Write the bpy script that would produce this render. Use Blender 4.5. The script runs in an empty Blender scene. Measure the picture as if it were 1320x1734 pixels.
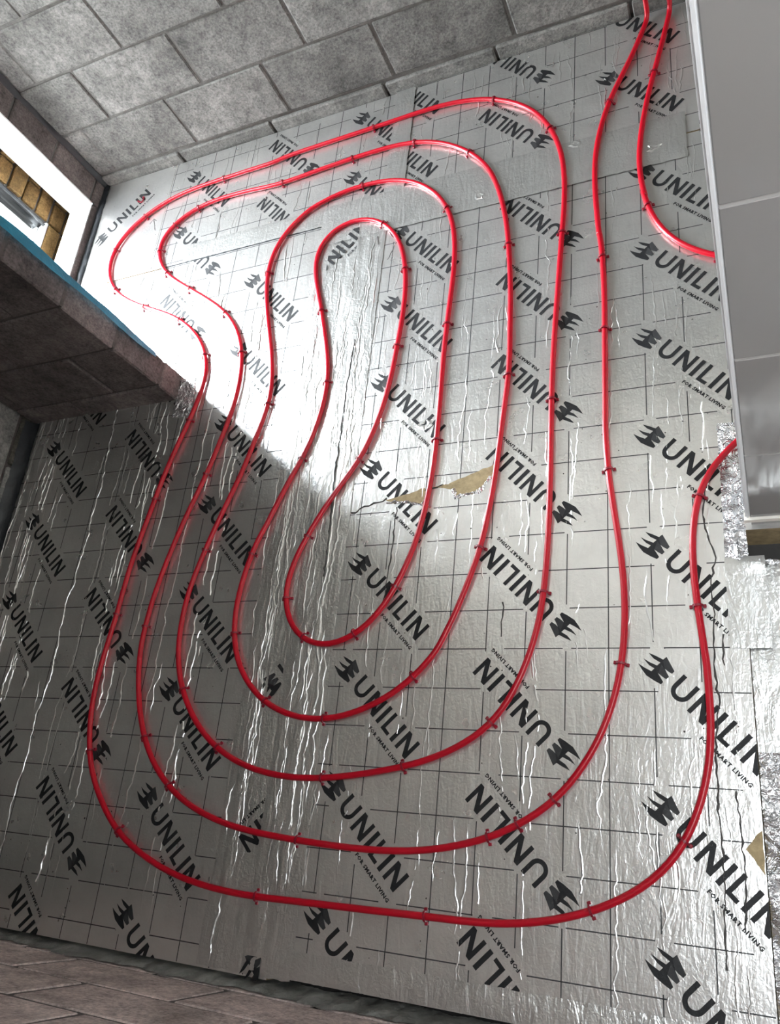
import bpy, bmesh, math, random
from mathutils import Vector, Matrix
random.seed(7)
C = bpy.context.scene.collection
scene = bpy.context.scene
S = 0.1            # all plan measurements below are in decimetres (the pitch of the printed grid)

# ---------------------------------------------------------------- camera
cam_d = bpy.data.cameras.new('camera'); cam = bpy.data.objects.new('camera', cam_d); C.objects.link(cam)
cam_d.sensor_fit = 'HORIZONTAL'; cam_d.sensor_width = 36.0
cam_d.lens = 36.0 * 1350.83 / 1320.0
R0 = (0.9061301, 0.0984509, -0.4113826); R1 = (-0.0766537, -0.9182184, -0.3885862); R2 = (-0.4159957, 0.3836437, -0.8244787)
cam.matrix_world = Matrix(((R0[0], -R1[0], -R2[0], 3.367258*S), (R0[1], -R1[1], -R2[1], -4.726815*S),
                           (R0[2], -R1[2], -R2[2], 18.680925*S), (0, 0, 0, 1)))
cam_d.clip_start = 0.02
scene.camera = cam
# ---------------------------------------------------------------- daylight
w = bpy.data.worlds.new('sky'); scene.world = w; w.use_nodes = True
bg = w.node_tree.nodes['Background']; bg.inputs['Color'].default_value = (0.86, 0.94, 1.0, 1); bg.inputs['Strength'].default_value = 60.0
def portal(name, loc, rot, sx, sy):
    l = bpy.data.lights.new(name, 'AREA'); l.shape = 'RECTANGLE'; l.size = sx; l.size_y = sy; l.cycles.is_portal = True
    o = bpy.data.objects.new(name, l); C.objects.link(o); o.location = loc; o.rotation_euler = rot
PORTALS = True
if PORTALS:
    portal('daylight_portal', (-2.42, 1.49, 1.09), (0, -math.pi/2, 0), 2.0, 0.86)
    portal('added_roof_portal', (.90, -.35, 2.56), (0, 0, 0), 0.35, 0.55)  # portal for the unseen opening added in the ceiling
scene.view_settings.view_transform = 'Standard'; scene.view_settings.look = 'None'
scene.view_settings.gamma = 1.0; scene.view_settings.use_curve_mapping = False
scene.view_settings.exposure = 0.30

# ---------------------------------------------------------------- node helpers / materials
def new_mat(name):
    m = bpy.data.materials.new(name); m.use_nodes = True
    nt = m.node_tree; b = nt.nodes['Principled BSDF']
    return m, nt, b
def N(nt, kind, **kw):
    n = nt.nodes.new(kind)
    for k, v in kw.items():
        if k.startswith('i_'):
            n.inputs[k[2:].replace('_', ' ')].default_value = v
        else: setattr(n, k, v)
    return n
def pos_scaled(nt, sc):
    g = N(nt, 'ShaderNodeNewGeometry'); m = N(nt, 'ShaderNodeVectorMath', operation='MULTIPLY')
    m.inputs[1].default_value = sc; nt.links.new(g.outputs['Position'], m.inputs[0]); return m.outputs[0]
def noise(nt, vec, scale, detail=4, rough=.55, dist=0):
    n = N(nt, 'ShaderNodeTexNoise'); n.inputs['Scale'].default_value = scale; n.inputs['Detail'].default_value = detail
    n.inputs['Roughness'].default_value = rough; n.inputs['Distortion'].default_value = dist
    nt.links.new(vec, n.inputs['Vector']); return n.outputs['Fac']
def ramp(nt, fac, stops):
    r = N(nt, 'ShaderNodeValToRGB'); e = r.color_ramp.elements
    while len(e) < len(stops): e.new(.5)
    for el, (p, c) in zip(e, stops):
        el.position = p; el.color = c if len(c) == 4 else (*c, 1)
    nt.links.new(fac, r.inputs['Fac']); return r.outputs['Color']
def math_n(nt, op, a, b=None):
    m = N(nt, 'ShaderNodeMath', operation=op)
    for i, v in enumerate((a, b)):
        if v is None: continue
        if isinstance(v, (int, float)): m.inputs[i].default_value = v
        else: nt.links.new(v, m.inputs[i])
    return m.outputs[0]
def bump(nt, b, h, strength, dist, prev=None):
    n = N(nt, 'ShaderNodeBump'); n.inputs['Strength'].default_value = strength; n.inputs['Distance'].default_value = dist
    nt.links.new(h, n.inputs['Height'])
    if prev is not None: nt.links.new(prev, n.inputs['Normal'])
    nt.links.new(n.outputs['Normal'], b.inputs['Normal']); return n.outputs['Normal']

def foil_mat(name, col, rough, metal=.88, wr=1.0, crumple=0.0):
    m, nt, b = new_mat(name)
    b.inputs['Metallic'].default_value = metal
    p = pos_scaled(nt, (1, 1, 1)); ps = pos_scaled(nt, (1, .22, 1))
    tone = ramp(nt, noise(nt, p, 9, 5, .6), [(.3, tuple(c*.86 for c in col)), (.7, col)])
    nt.links.new(tone, b.inputs['Base Color'])
    rr = N(nt, 'ShaderNodeMapRange'); rr.inputs['To Min'].default_value = rough*.86; rr.inputs['To Max'].default_value = rough*1.16
    nt.links.new(noise(nt, p, 14, 3), rr.inputs['Value']); nt.links.new(rr.outputs[0], b.inputs['Roughness'])
    n1 = bump(nt, b, noise(nt, ps, 34, 4, .6, 1.2), .24*wr, .006)
    n2 = bump(nt, b, noise(nt, p, 95, 2, .5, .8), .20*wr, .003, n1)
    if crumple:
        bump(nt, b, noise(nt, p, 26, 3, .55, 1.8), .9*crumple, .02, n2)
    return m
def plain_mat(name, col, rough, metal=0, var=.15, vscale=12, bstr=0, bscale=60, bdist=.003, spec=.5):
    m, nt, b = new_mat(name); p = pos_scaled(nt, (1, 1, 1))
    c = ramp(nt, noise(nt, p, vscale, 5, .6), [(.25, tuple(v*(1-var) for v in col)), (.75, tuple(min(1, v*(1+var)) for v in col))])
    nt.links.new(c, b.inputs['Base Color']); b.inputs['Roughness'].default_value = rough; b.inputs['Metallic'].default_value = metal
    b.inputs['Specular IOR Level'].default_value = spec
    if bstr: bump(nt, b, noise(nt, p, bscale, 4, .6), bstr, bdist)
    return m
def block_mat(name, col):
    m, nt, b = new_mat(name); p = pos_scaled(nt, (1, 1, 1))
    oi = N(nt, 'ShaderNodeObjectInfo')
    big = noise(nt, p, 5, 5, .65); fine = noise(nt, p, 120, 3, .7); mid = noise(nt, p, 28, 5, .7)
    c = ramp(nt, big, [(.28, tuple(v*.56 for v in col)), (.5, col), (.72, tuple(v*1.45 for v in col))])
    g = ramp(nt, math_n(nt, 'ADD', math_n(nt, 'MULTIPLY', fine, .55), math_n(nt, 'MULTIPLY', mid, .45)), [(.32, (.40, .40, .40)), (.50, (1, 1, 1)), (.68, (1.6, 1.58, 1.55))])
    r = N(nt, 'ShaderNodeMapRange'); r.inputs['To Min'].default_value = .82; r.inputs['To Max'].default_value = 1.14
    nt.links.new(oi.outputs['Random'], r.inputs['Value'])
    mx = N(nt, 'ShaderNodeMix', data_type='RGBA', blend_type='MULTIPLY'); mx.inputs[0].default_value = 1
    nt.links.new(c, mx.inputs[6]); nt.links.new(g, mx.inputs[7])
    mv = N(nt, 'ShaderNodeVectorMath', operation='SCALE'); nt.links.new(mx.outputs[2], mv.inputs[0]); nt.links.new(r.outputs[0], mv.inputs['Scale'])
    nt.links.new(mv.outputs[0], b.inputs['Base Color']); b.inputs['Roughness'].default_value = .93
    b.inputs['Specular IOR Level'].default_value = .25
    n1 = bump(nt, b, mid, .6, .007); bump(nt, b, fine, .6, .0035, n1)
    return m

M = {}
M['foil'] = foil_mat('board_foil', (.83, .82, .80), .285)
M['tape'] = foil_mat('foil_tape', (.74, .735, .715), .30, wr=1.9)
M['crumple'] = foil_mat('crumpled_foil', (.80, .80, .82), .24, wr=1.2, crumple=1.0)
M['print'] = plain_mat('black_print', (.012, .012, .013), .55, var=.3, vscale=40, bstr=.25, bscale=40, bdist=.005, spec=.28)
M['print_grey'] = plain_mat('grey_print', (.032, .032, .033), .55, var=.35, vscale=50, spec=.28)
M['gridink'] = plain_mat('grid_ink', (.035, .035, .037), .5)
M['pir'] = plain_mat('insulation_foam', (.34, .26, .145), .9, var=.3, vscale=60, bstr=.6, bscale=90)
M['pipe'] = plain_mat('red_pipe', (.40, .002, .013), .33, var=.06, spec=.36)
M['clip'] = plain_mat('red_clip', (.20, .002, .014), .38, var=.1)
M['block'] = block_mat('concrete_block', (.160, .155, .146))
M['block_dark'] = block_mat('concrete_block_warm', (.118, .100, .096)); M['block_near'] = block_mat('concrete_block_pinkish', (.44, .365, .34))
M['block_left'] = block_mat('concrete_block_shaded', (.068, .062, .052))  # darker block copy: the left wall's shade put into its colour
M['mortar'] = plain_mat('mortar', (.135, .128, .12), .95, var=.35, vscale=25, bstr=.8, bscale=70, bdist=.006)
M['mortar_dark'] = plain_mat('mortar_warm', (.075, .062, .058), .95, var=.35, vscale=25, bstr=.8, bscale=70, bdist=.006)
M['slab'] = plain_mat('subfloor_concrete', (.045, .042, .04), .95, var=.3, bstr=.5)
M['plaster'] = plain_mat('ceiling_board', (.84, .80, .73), .9, var=.03)
M['white'] = plain_mat('white_closer', (.86, .87, .86), .55, var=.04)
M['brick'] = block_mat('buff_brick', (.27, .165, .065))
M['dpm'] = plain_mat('black_membrane', (.018, .02, .023), .38, var=.4, bstr=.5, bscale=30, bdist=.008)
M['dpm_grey'] = plain_mat('dusty_membrane', (.17, .168, .155), .55, var=.7, vscale=16, bstr=.8, bscale=24, bdist=.01)
M['blue'] = plain_mat('blue_membrane', (.02, .17, .26), .35, var=.35, bstr=.5, bscale=40, bdist=.006)
M['tile'] = plain_mat('white_tile', (.29, .279, .274), .10, var=.015, vscale=3)
M['grout'] = plain_mat('grout', (.46, .455, .445), .8)
M['trim'] = plain_mat('white_trim', (.86, .87, .88), .3, var=.02)
M['wood'] = plain_mat('bare_wood', (.36, .28, .17), .75, var=.35, vscale=30, bstr=.3)
M['ground'] = plain_mat('outside_ground', (.04, .04, .034), .95, var=.3)

# ---------------------------------------------------------------- mesh helpers
def link(name, me, mat, parent=None, loc=(0, 0, 0)):
    o = bpy.data.objects.new(name, me); C.objects.link(o)
    if mat is not None and not me.materials: me.materials.append(mat)
    if parent is not None:
        o.parent = parent; loc = Vector(loc) - parent.location
    o.location = loc
    return o
def mesh(name, v, f, smooth=False):
    me = bpy.data.meshes.new(name); me.from_pydata([tuple(p) for p in v], [], f); me.update()
    if smooth: me.polygons.foreach_set('use_smooth', [True]*len(me.polygons))
    return me
def box_bm(x0, x1, y0, y1, z0, z1, bev=0.0, seg=1):
    bm = bmesh.new(); bmesh.ops.create_cube(bm, size=1)
    for v in bm.verts:
        v.co = ((x0+x1)/2 + v.co.x*(x1-x0), (y0+y1)/2 + v.co.y*(y1-y0), (z0+z1)/2 + v.co.z*(z1-z0))
    if bev: bmesh.ops.bevel(bm, geom=bm.edges[:], offset=bev, segments=seg, affect='EDGES')
    return bm
def bm_obj(name, bm, mat, parent=None, origin=(0, 0, 0), smooth=False):
    me = bpy.data.meshes.new(name); ox = Vector(origin)
    for v in bm.verts: v.co -= ox
    bm.to_mesh(me); bm.free()
    if smooth: me.polygons.foreach_set('use_smooth', [True]*len(me.polygons))
    return link(name, me, mat, parent, origin)
def ubox(name, x0, x1, y0, y1, z0, z1, mat, parent=None, bev=0.0):
    b = box_bm(x0*S, x1*S, y0*S, y1*S, z0*S, z1*S, bev)
    return bm_obj(name, b, mat, parent, ((x0+x1)/2*S, (y0+y1)/2*S, z0*S))
def tag(o, label=None, cat=None, group=None, kind=None):
    if label: o['label'] = label
    if cat: o['category'] = cat
    if group: o['group'] = group
    if kind: o['kind'] = kind
    return o
def structure(o, label, cat): return tag(o, label, cat, kind='structure')

# ---------------------------------------------------------------- the setting
fl_ = ubox('floor', -25, 16, -16, 22.4, -2.2, -1.0, M['slab']); structure(fl_, 'dark concrete subfloor under the foil boards', 'floor')
ground = ubox('trim_outside_ground', -70, -25.2, -20, 60, -3.2, -2.4, M['ground']); structure(ground, 'pale bare ground outside the patio opening', 'ground')

_bv = {}
def block_mesh(kind, L, H, T, bev):
    key = (kind, round(L, 2), round(H, 2), round(T, 2), random.randrange(3))
    if key not in _bv:
        bm = box_bm(-L/2*S, L/2*S, -T/2*S, T/2*S, 0, H*S, bev)
        for v in bm.verts:
            v.co += Vector((random.uniform(-1, 1), random.uniform(-1, 1)*.5, random.uniform(-1, 1)))*.0016
        me = bpy.data.meshes.new(kind); bm.to_mesh(me); bm.free(); _bv[key] = me
    return _bv[key]
def course(kind, parent, mat, axis, a0, a1, joints, z0, z1, face, T, sign, gap=.10, bev=.005, jit=.03):
    """one course of blocks along an axis; face = coordinate of the exposed face, sign = side the face looks to"""
    edges = [a0] + [j for j in joints if a0+.4 < j < a1-.4] + [a1]
    for s, e in zip(edges[:-1], edges[1:]):
        s2, e2 = s+gap/2, e-gap/2
        me = block_mesh(kind, e2-s2, z1-z0-gap, T, bev)
        c = face - sign*T/2 + sign*random.uniform(-jit, jit)
        loc = ((s2+e2)/2*S, c*S, (z0+gap/2)*S) if axis == 'x' else (c*S, (s2+e2)/2*S, (z0+gap/2)*S)
        o = link(kind, me, mat, parent, loc)
        if axis == 'y': o.rotation_euler = (0, 0, math.pi/2)
def joints(first, pitch=4.5, n=14): return [first + pitch*i for i in range(-3, n)]

# back wall
wb = ubox('wall_back', -25, 16, 21.36, 23, -2.2, 24, M['mortar']); structure(wb, 'grey concrete block wall behind the foil floor', 'wall')
course('concrete_block', wb, M['block'], 'x', -22, 16, [-21.9, -17.6, -13.0, -7.98, -3.7, .9, 5.4, 9.9, 14.4], -1.70, .53, 21.22, 1.0, -1)
for k in range(10):
    z0 = .57 + 2.25*k
    jj = [-20.87, -16.47, -11.95, -7.45, -2.9, 1.6, 6.1, 10.6, 15.1] if k % 2 == 0 else [-19.17, -14.55, -9.93, -5.35, -.8, 3.7, 8.2, 12.7]
    course('concrete_block', wb, M['block'], 'x', -22, 16, jj, z0, min(z0+2.25, 24), 21.29, 1.0, -1)
# left wall: inner leaf, with the patio opening between the stub wall and the back corner
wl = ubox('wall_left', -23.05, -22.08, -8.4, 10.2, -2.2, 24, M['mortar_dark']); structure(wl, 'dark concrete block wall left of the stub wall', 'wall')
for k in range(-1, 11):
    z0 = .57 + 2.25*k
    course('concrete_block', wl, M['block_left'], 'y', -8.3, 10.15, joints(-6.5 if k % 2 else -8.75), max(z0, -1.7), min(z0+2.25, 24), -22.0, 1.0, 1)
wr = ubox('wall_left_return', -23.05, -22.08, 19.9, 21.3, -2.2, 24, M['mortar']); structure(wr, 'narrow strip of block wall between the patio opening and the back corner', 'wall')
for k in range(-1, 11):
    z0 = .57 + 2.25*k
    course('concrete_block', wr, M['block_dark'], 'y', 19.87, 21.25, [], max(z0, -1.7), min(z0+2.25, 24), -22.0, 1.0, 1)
ubox('wall_left_lintel', -23.05, -22.0, 10.15, 19.9, 21, 24, M['mortar'])['kind'] = 'structure'
ubox('wall_left_sill', -23.05, -22.0, 10.15, 19.9, -2.2, .41, M['block_dark'])['kind'] = 'structure'
sl = ubox('trim_1', -23.25, -22.03, 10.15, 19.87, .405, .45, M['white']); structure(sl, 'white sill board of the patio opening', 'sill')
jb = ubox('trim_2', -23.45, -22.0, 19.83, 19.9, .3, 21, M['white']); structure(jb, 'white jamb board of the patio opening', 'jamb')
# outer brick leaf
wo = ubox('wall_outside', -24.95, -24.16, 19.1, 22.6, -2.4, 24, M['mortar']); structure(wo, 'buff brick outer leaf seen through the patio opening', 'wall')
wo2 = ubox('wall_outside_sill', -24.95, -24.16, 6, 19.1, -2.4, .72, M['mortar']); structure(wo2, 'buff brick outer leaf below the patio frame', 'wall')
for k in range(-2, 22):
    z0 = .06 + .75*k - .05
    j0 = 19.1 + (0.0 if k % 2 else 1.12)
    course('brick', wo, M['brick'], 'x' if False else 'y', 19.05, 21.6, [j0], z0, z0+.75, -24.0, 1.02, 1, gap=.12, bev=.003, jit=.07)
for k in range(-2, 1):
    z0 = .06 + .75*k - .05
    course('brick', wo2, M['brick'], 'y', 12, 19.05, joints(12.4 + (1.12 if k % 2 else 0), 2.25, 8), z0, min(z0+.75, .76), -24.0, 1.02, 1, gap=.12, bev=.003, jit=.07)
ubox('wall_outside_front', -24.95, -24.05, -8.4, 10.3, -2.4, 24, M['mortar'])['kind'] = 'structure'
ubox('wall_outside_lintel', -24.95, -24.05, 10.3, 19.1, 21, 24, M['mortar'])['kind'] = 'structure'
win = bpy.data.objects.new('window_1', None); C.objects.link(win); win.location = (-2.45, 1.5, .076)
structure(win, 'white patio frame standing in the buff brick outer leaf', 'window')
ubox('frame_sill', -24.42, -24.0, 10.4, 19.02, .74, .86, M['white'], win, .002)
ubox('frame_sill', -24.95, -24.5, 10.4, 19.02, .74, .88, M['white'], win, .002)
ubox('frame_gasket', -24.5, -24.42, 10.4, 19.02, .74, .80, M['dpm'], win)
jm = []
jf = []
nz, nx = 46, 8                                               # black plastic wrap down the frame's jamb
for i in range(nz):
    for j in range(nx):
        z = .86 + 20*i/(nz-1); x = -24.02 - .93*j/(nx-1)
        jm.append((x*S, (18.97 - .16*abs(math.sin(j*1.3 + .6*math.sin(z*1.1))) )*S, z*S))
for i in range(nz-1):
    for j in range(nx-1):
        a = i*nx+j; jf.append((a, a+1, a+nx+1, a+nx))
M['wrap'] = plain_mat('shiny_black_wrap', (.006, .006, .007), .22, var=.4, spec=.3)
link('jamb_wrap', mesh('jamb_wrap', jm, jf, True), M['wrap'], win)
# stub wall
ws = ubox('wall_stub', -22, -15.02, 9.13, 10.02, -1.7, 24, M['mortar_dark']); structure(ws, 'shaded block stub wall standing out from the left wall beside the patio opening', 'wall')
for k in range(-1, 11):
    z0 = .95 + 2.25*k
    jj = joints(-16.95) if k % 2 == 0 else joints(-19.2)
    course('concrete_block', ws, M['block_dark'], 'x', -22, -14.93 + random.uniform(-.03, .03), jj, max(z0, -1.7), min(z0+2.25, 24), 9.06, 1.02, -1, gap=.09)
# near wall
wn = ubox('wall_front', -25, 16, -9.3, -8.225, -2.2, 24, M['mortar_dark']); structure(wn, 'brown grey block wall along the near edge of the floor', 'wall')
for k in range(-1, 11):
    z0 = .52 + 2.22*k
    jj = joints(-8.72) if k % 2 == 0 else joints(-11.0)
    jj = [j + random.uniform(-.12, .12) for j in jj]
    course('concrete_block', wn, M['block_near'], 'x', -22, 16, jj, max(z0, -1.7), min(z0+2.22, 24), -8.2, 1.0, 1, gap=.12, bev=.004, jit=.006)
# white tiled wall
wt = ubox('wall_tiled', 3.24, 12, 2.868, 4.1, -.05, 24, M['grout']); structure(wt, 'glossy white tiled wall standing on a timber plate at the right', 'wall')
zz = [.46, 3.55, 6.95, 10.40, 13.85, 17.3, 20.75, 24.2]
for r in range(7):
    for x0 in (3.23, 9.25):
        ubox('wall_tile', x0, min(x0+6.0, 12), 2.86, 2.98, zz[r]+.025, min(zz[r+1]-.025, 24), M['tile'], wt, .0015)
tr = box_bm(3.13*S, 3.235*S, 2.855*S, 3.0*S, .44*S, 24*S, .003, 2)
bm_obj('tile_trim', tr, M['trim'], wt)
ubox('tile_backer', 3.1, 12, 2.80, 3.0, .30, .455, M['plaster'], wt)
ubox('timber_plate', 3.05, 12, 2.78, 4.0, -.60, -.04, M['wood'], wt, .002)
ubox('void_shade_block', 3.2, 12, 2.9, 4.0, -1.0, -.6, M['dpm'], wt)  # coloured black to hold the shade of the void under the plate
# ceiling and the rest of the room
CE = ubox('ceiling', -23, 16, -9, 23, 24, 24.5, M['plaster'])
bpy.data.objects.remove(CE)
RX0, RX1, RY0, RY1 = 7.25, 10.75, -6.25, -0.75                        # unseen ceiling opening added for fill light, right of the frame
ce = bpy.data.objects.new('ceiling', None); C.objects.link(ce); structure(ce, 'pale ceiling boards with an unseen opening added at the right for fill light', 'ceiling')
for (a, b, c, d) in ((-23, RX0, -9, 23), (RX1, 16, -9, 23), (RX0, RX1, -9, RY0), (RX0, RX1, RY1, 23)):
    ubox('ceiling_board', a, b, c, d, 24, 25.5, M['plaster'], ce)
wrt = ubox('wall_right', 15, 16, -9, 23, -2.2, 24, M['plaster']); structure(wrt, 'plain pale wall closing the room on the right', 'wall')
screen = ubox('wall_light_screen', -70, -25.05, 7.0, 9.6, -3, 27, M['block']); structure(screen, 'outside wing wall, unseen, added beside the patio opening to block daylight', 'wall')  # unseen wall, added to keep patio daylight off the back wall

# ---------------------------------------------------------------- printed lettering (one mesh, shared)
def stroke(pts): return [tuple(p) for p in pts]
ICON = [(-0.812, -0.14), (-0.648, -0.079), (-0.485, -0.032), (-0.474, 0.066), (-0.28, -0.002), (-0.131, -0.055), (-0.13, -0.134), (-0.234, -0.156), (-0.317, -0.158), (-0.218, -0.197), (-0.128, -0.228), (-0.131, -0.309), (-0.231, -0.329), (-0.35, -0.336), (-0.241, -0.368), (-0.135, -0.402), (-0.136, -0.473), (-0.285, -0.516), (-0.492, -0.553), (-0.662, -0.522), (-0.809, -0.479), (-0.647, -0.451), (-0.482, -0.404), (-0.481, -0.313), (-0.601, -0.339), (-0.702, -0.331), (-0.807, -0.314), (-0.663, -0.286), (-0.485, -0.223), (-0.478, -0.125), (-0.641, -0.161), (-0.742, -0.152)]
T0, B0, SW = .035, -.505, .112
def letter_I(x): return [[(x, T0), (x, B0), (x+SW, B0), (x+SW, T0)]]
def letter_N(x, wd=.44):
    return [[(x, B0), (x, T0), (x+.115, T0), (x+wd-.10, B0+.19), (x+wd-.10, T0), (x+wd, T0), (x+wd, B0), (x+wd-.115, B0), (x+.10, T0-.19), (x+.10, B0)]]
def letter_L(x): return [[(x, T0), (x, B0), (x+.29, B0), (x+.29, B0+.095), (x+.10, B0+.095), (x+.10, T0)]]
def letter_U(x, wd=.46):
    r = wd/2; cx = x+r; cy = B0+r; o = [(x, T0)]
    o += [(cx - r*math.cos(t*math.pi/12), cy - r*math.sin(t*math.pi/12)) for t in range(13)]
    o += [(x+wd, T0), (x+wd-.102, T0)]
    ri = r-.102
    o += [(cx + ri*math.cos(t*math.pi/12), cy - ri*math.sin(t*math.pi/12)) for t in range(13)]
    o += [(x+.102, T0)]
    return [o]
POLYS = [ICON] + letter_U(.05) + letter_N(.63) + letter_I(1.18) + letter_L(1.415) + letter_I(1.80) + letter_N(2.03)
def slogan_mesh():
    cu = bpy.data.curves.new('slogan', 'FONT'); cu.body = 'FOR SMART LIVING'; cu.size = .125; cu.resolution_u = 1; cu.space_character = 1.12; cu.offset = .0055
    o = bpy.data.objects.new('slogan', cu); C.objects.link(o)
    dg = bpy.context.evaluated_depsgraph_get(); me = bpy.data.meshes.new_from_object(o.evaluated_get(dg))
    bpy.data.objects.remove(o)
    xs = [v.co.x for v in me.vertices]; k = 1.33/(max(xs)-min(xs)); x0 = min(xs)
    for v in me.vertices: v.co = (1.21 + (v.co.x-x0)*k, -.765 + v.co.y, 0)
    return me
def logo_bmesh():
    bm = bmesh.new()
    bm.from_mesh(slogan_mesh())
    for p in POLYS:
        f = bm.faces.new([bm.verts.new((x, y, 0)) for x, y in p])
    for sh, (dz, P2) in enumerate(((.0012, [(-.474, .066), (-.28, -.002), (-.131, -.055), (-.13, -.134), (-.234, -.156), (-.317, -.158), (-.46, -.06)]), (.0012, [(-.44, -.14), (-.317, -.166), (-.218, -.197), (-.128, -.228), (-.131, -.309), (-.231, -.329), (-.35, -.33), (-.40, -.22)]))):
        f = bm.faces.new([bm.verts.new((x, y, dz)) for x, y in P2]); f.material_index = 1
    bm.normal_update()
    for f in bm.faces:
        if f.normal.z < 0: f.normal_flip()
    bmesh.ops.triangulate(bm, faces=[f for f in bm.faces if len(f.verts) > 4], ngon_method='EAR_CLIP')
    for v in bm.verts: v.co = v.co*S
    return bm
LOGO = bpy.data.meshes.new('printed_logo'); _b = logo_bmesh(); _b.to_mesh(LOGO); LOGO.materials.append(M['print']); LOGO.materials.append(M['print_grey'])
LPTS = [(-.82, -.56), (-.82, .07), (2.5, .07), (2.5, -.8)]
def logo(parent, x, y, ang, rect, z=.006, name='printed_logo'):
    """x, y: top left corner of the U on the floor; ang: reading direction; rect: what the sheet leaves visible"""
    m = Matrix.Translation((x*S, y*S, z*S)) @ Matrix.Rotation(math.radians(ang), 4, 'Z')
    pts = [m @ Vector((a*S, b*S, 0)) for a, b in LPTS]
    x0, x1, y0, y1 = [v*S for v in rect]
    xs = [p.x for p in pts]; ys = [p.y for p in pts]
    if max(xs) < x0 or min(xs) > x1 or max(ys) < y0 or min(ys) > y1: return
    if min(xs) >= x0 and max(xs) <= x1 and min(ys) >= y0 and max(ys) <= y1:
        o = link(name, LOGO, None, parent, m.translation); o.rotation_euler = (0, 0, math.radians(ang)); return o
    bm = bmesh.new(); bm.from_mesh(LOGO); bm.transform(m)
    for co, no in (((x0, 0, 0), (-1, 0, 0)), ((x1, 0, 0), (1, 0, 0)), ((0, y0, 0), (0, -1, 0)), ((0, y1, 0), (0, 1, 0))):
        bmesh.ops.bisect_plane(bm, geom=bm.verts[:]+bm.edges[:]+bm.faces[:], plane_co=co, plane_no=no, clear_outer=True)
    if not bm.faces: bm.free(); return
    o = bm_obj(name, bm, M['print'], parent, m.translation); o.data.materials.append(M['print_grey']); return o

# ---------------------------------------------------------------- foil faced insulation boards
def crease_strips(rect, n, seed, wmin=.018, wmax=.042, hmax=.034, full=0, logos=()):
    """wavy raised creases in the foil, running along the sheet"""
    rnd = random.Random(seed); x0, x1, y0, y1 = rect; v = []; f = []
    for c in range(n):
        x = rnd.uniform(x0+.1, x1-.1); L = rnd.choice([rnd.uniform(.8, 2.2), rnd.uniform(1.5, 5)]); ya = rnd.uniform(y0-.5, y1-.6)
        if c < full: ya, L = y0+.05, y1-y0-.1
        ya = max(ya, y0+.03); yb = min(ya+L, y1-.03)
        k = max(4, int((yb-ya)/.11)); W = rnd.uniform(wmin, wmax); H = rnd.uniform(.35, 1)*hmax
        dx = 0; W = max(W*(.6 if hmax < .03 else 1), H*1.0); drift = rnd.uniform(-.03, .03); base = len(v)
        for i in range(k+1):
            t = i/k; y = ya+(yb-ya)*t
            dx += rnd.gauss(0, .026) + drift*.25; dx *= .93
            px = min(max(x+dx, x0+.06), x1-.06); e = min(1, 5*t, 5*(1-t)); e *= rnd.uniform(.5, 1.15); w_ = W*(.45+.55*e)
            v += [((px-w_)*S, y*S, .001*S), ((px-.45*w_)*S, y*S, (.001+.72*H*e)*S), (px*S, y*S, (.002+H*e)*S), ((px+.45*w_)*S, y*S, (.001+.72*H*e)*S), ((px+w_)*S, y*S, .001*S)]
        for i in range(k):
            a = base+5*i
            m_ = v[a+2]
            if logos and in_logo(m_[0]/S, m_[1]/S, logos) and rnd.random() < .85: continue
            for j in range(4): f.append((a+j, a+j+1, a+j+6, a+j+5))
    return v, f
def in_logo(px, py, L):
    for (x, y, ang) in L:
        c, s = math.cos(math.radians(ang)), math.sin(math.radians(ang)); dx, dy = px-x, py-y
        u = dx*c+dy*s; v = -dx*s+dy*c
        if -.9 < u < 2.62 and -.66 < v < .16: return True
        if 1.08 < u < 2.68 and -.92 < v <= -.6: return True
    return False
def grid_lines(parent, outline_rects, ox, oy, logos, px=1.0, py=.993, cols=True):
    v = []; f = []; hw = .013
    def seg(xa, ya, xb, yb):
        b = len(v)
        if abs(xa-xb) > abs(ya-yb): v.extend([(xa*S, (ya-hw)*S, .003*S), (xb*S, (yb-hw)*S, .003*S), (xb*S, (yb+hw)*S, .003*S), (xa*S, (ya+hw)*S, .003*S)])
        else: v.extend([((xa-hw)*S, ya*S, .003*S), ((xa+hw)*S, ya*S, .003*S), ((xb+hw)*S, yb*S, .003*S), ((xb-hw)*S, yb*S, .003*S)])
        f.append((b, b+1, b+2, b+3))
    for (x0, x1, y0, y1) in outline_rects:
        def run(fixed, a, b, horiz):
            n = max(2, int((b-a)/.05)); st = None
            for i in range(n+1):
                t = a+(b-a)*i/n
                bad = in_logo(t, fixed, logos) if horiz else in_logo(fixed, t, logos)
                if not bad and st is None: st = t
                if (bad or i == n) and st is not None:
                    if t-st > .08: seg(st, fixed, t, fixed) if horiz else seg(fixed, st, fixed, t)
                    st = None
        j = math.ceil((y0-oy)/py)
        while oy+j*py < y1: run(oy+j*py, x0+.02, x1-.02, True); j += 1
        i = math.ceil((x0-ox)/px)
        while cols and ox+i*px < x1: run(ox+i*px, y0+.02, y1-.02, False); i += 1
    return tag(link('grid_lines', mesh('grid_lines', v, f), M['gridink'], parent), kind='stuff')
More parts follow.
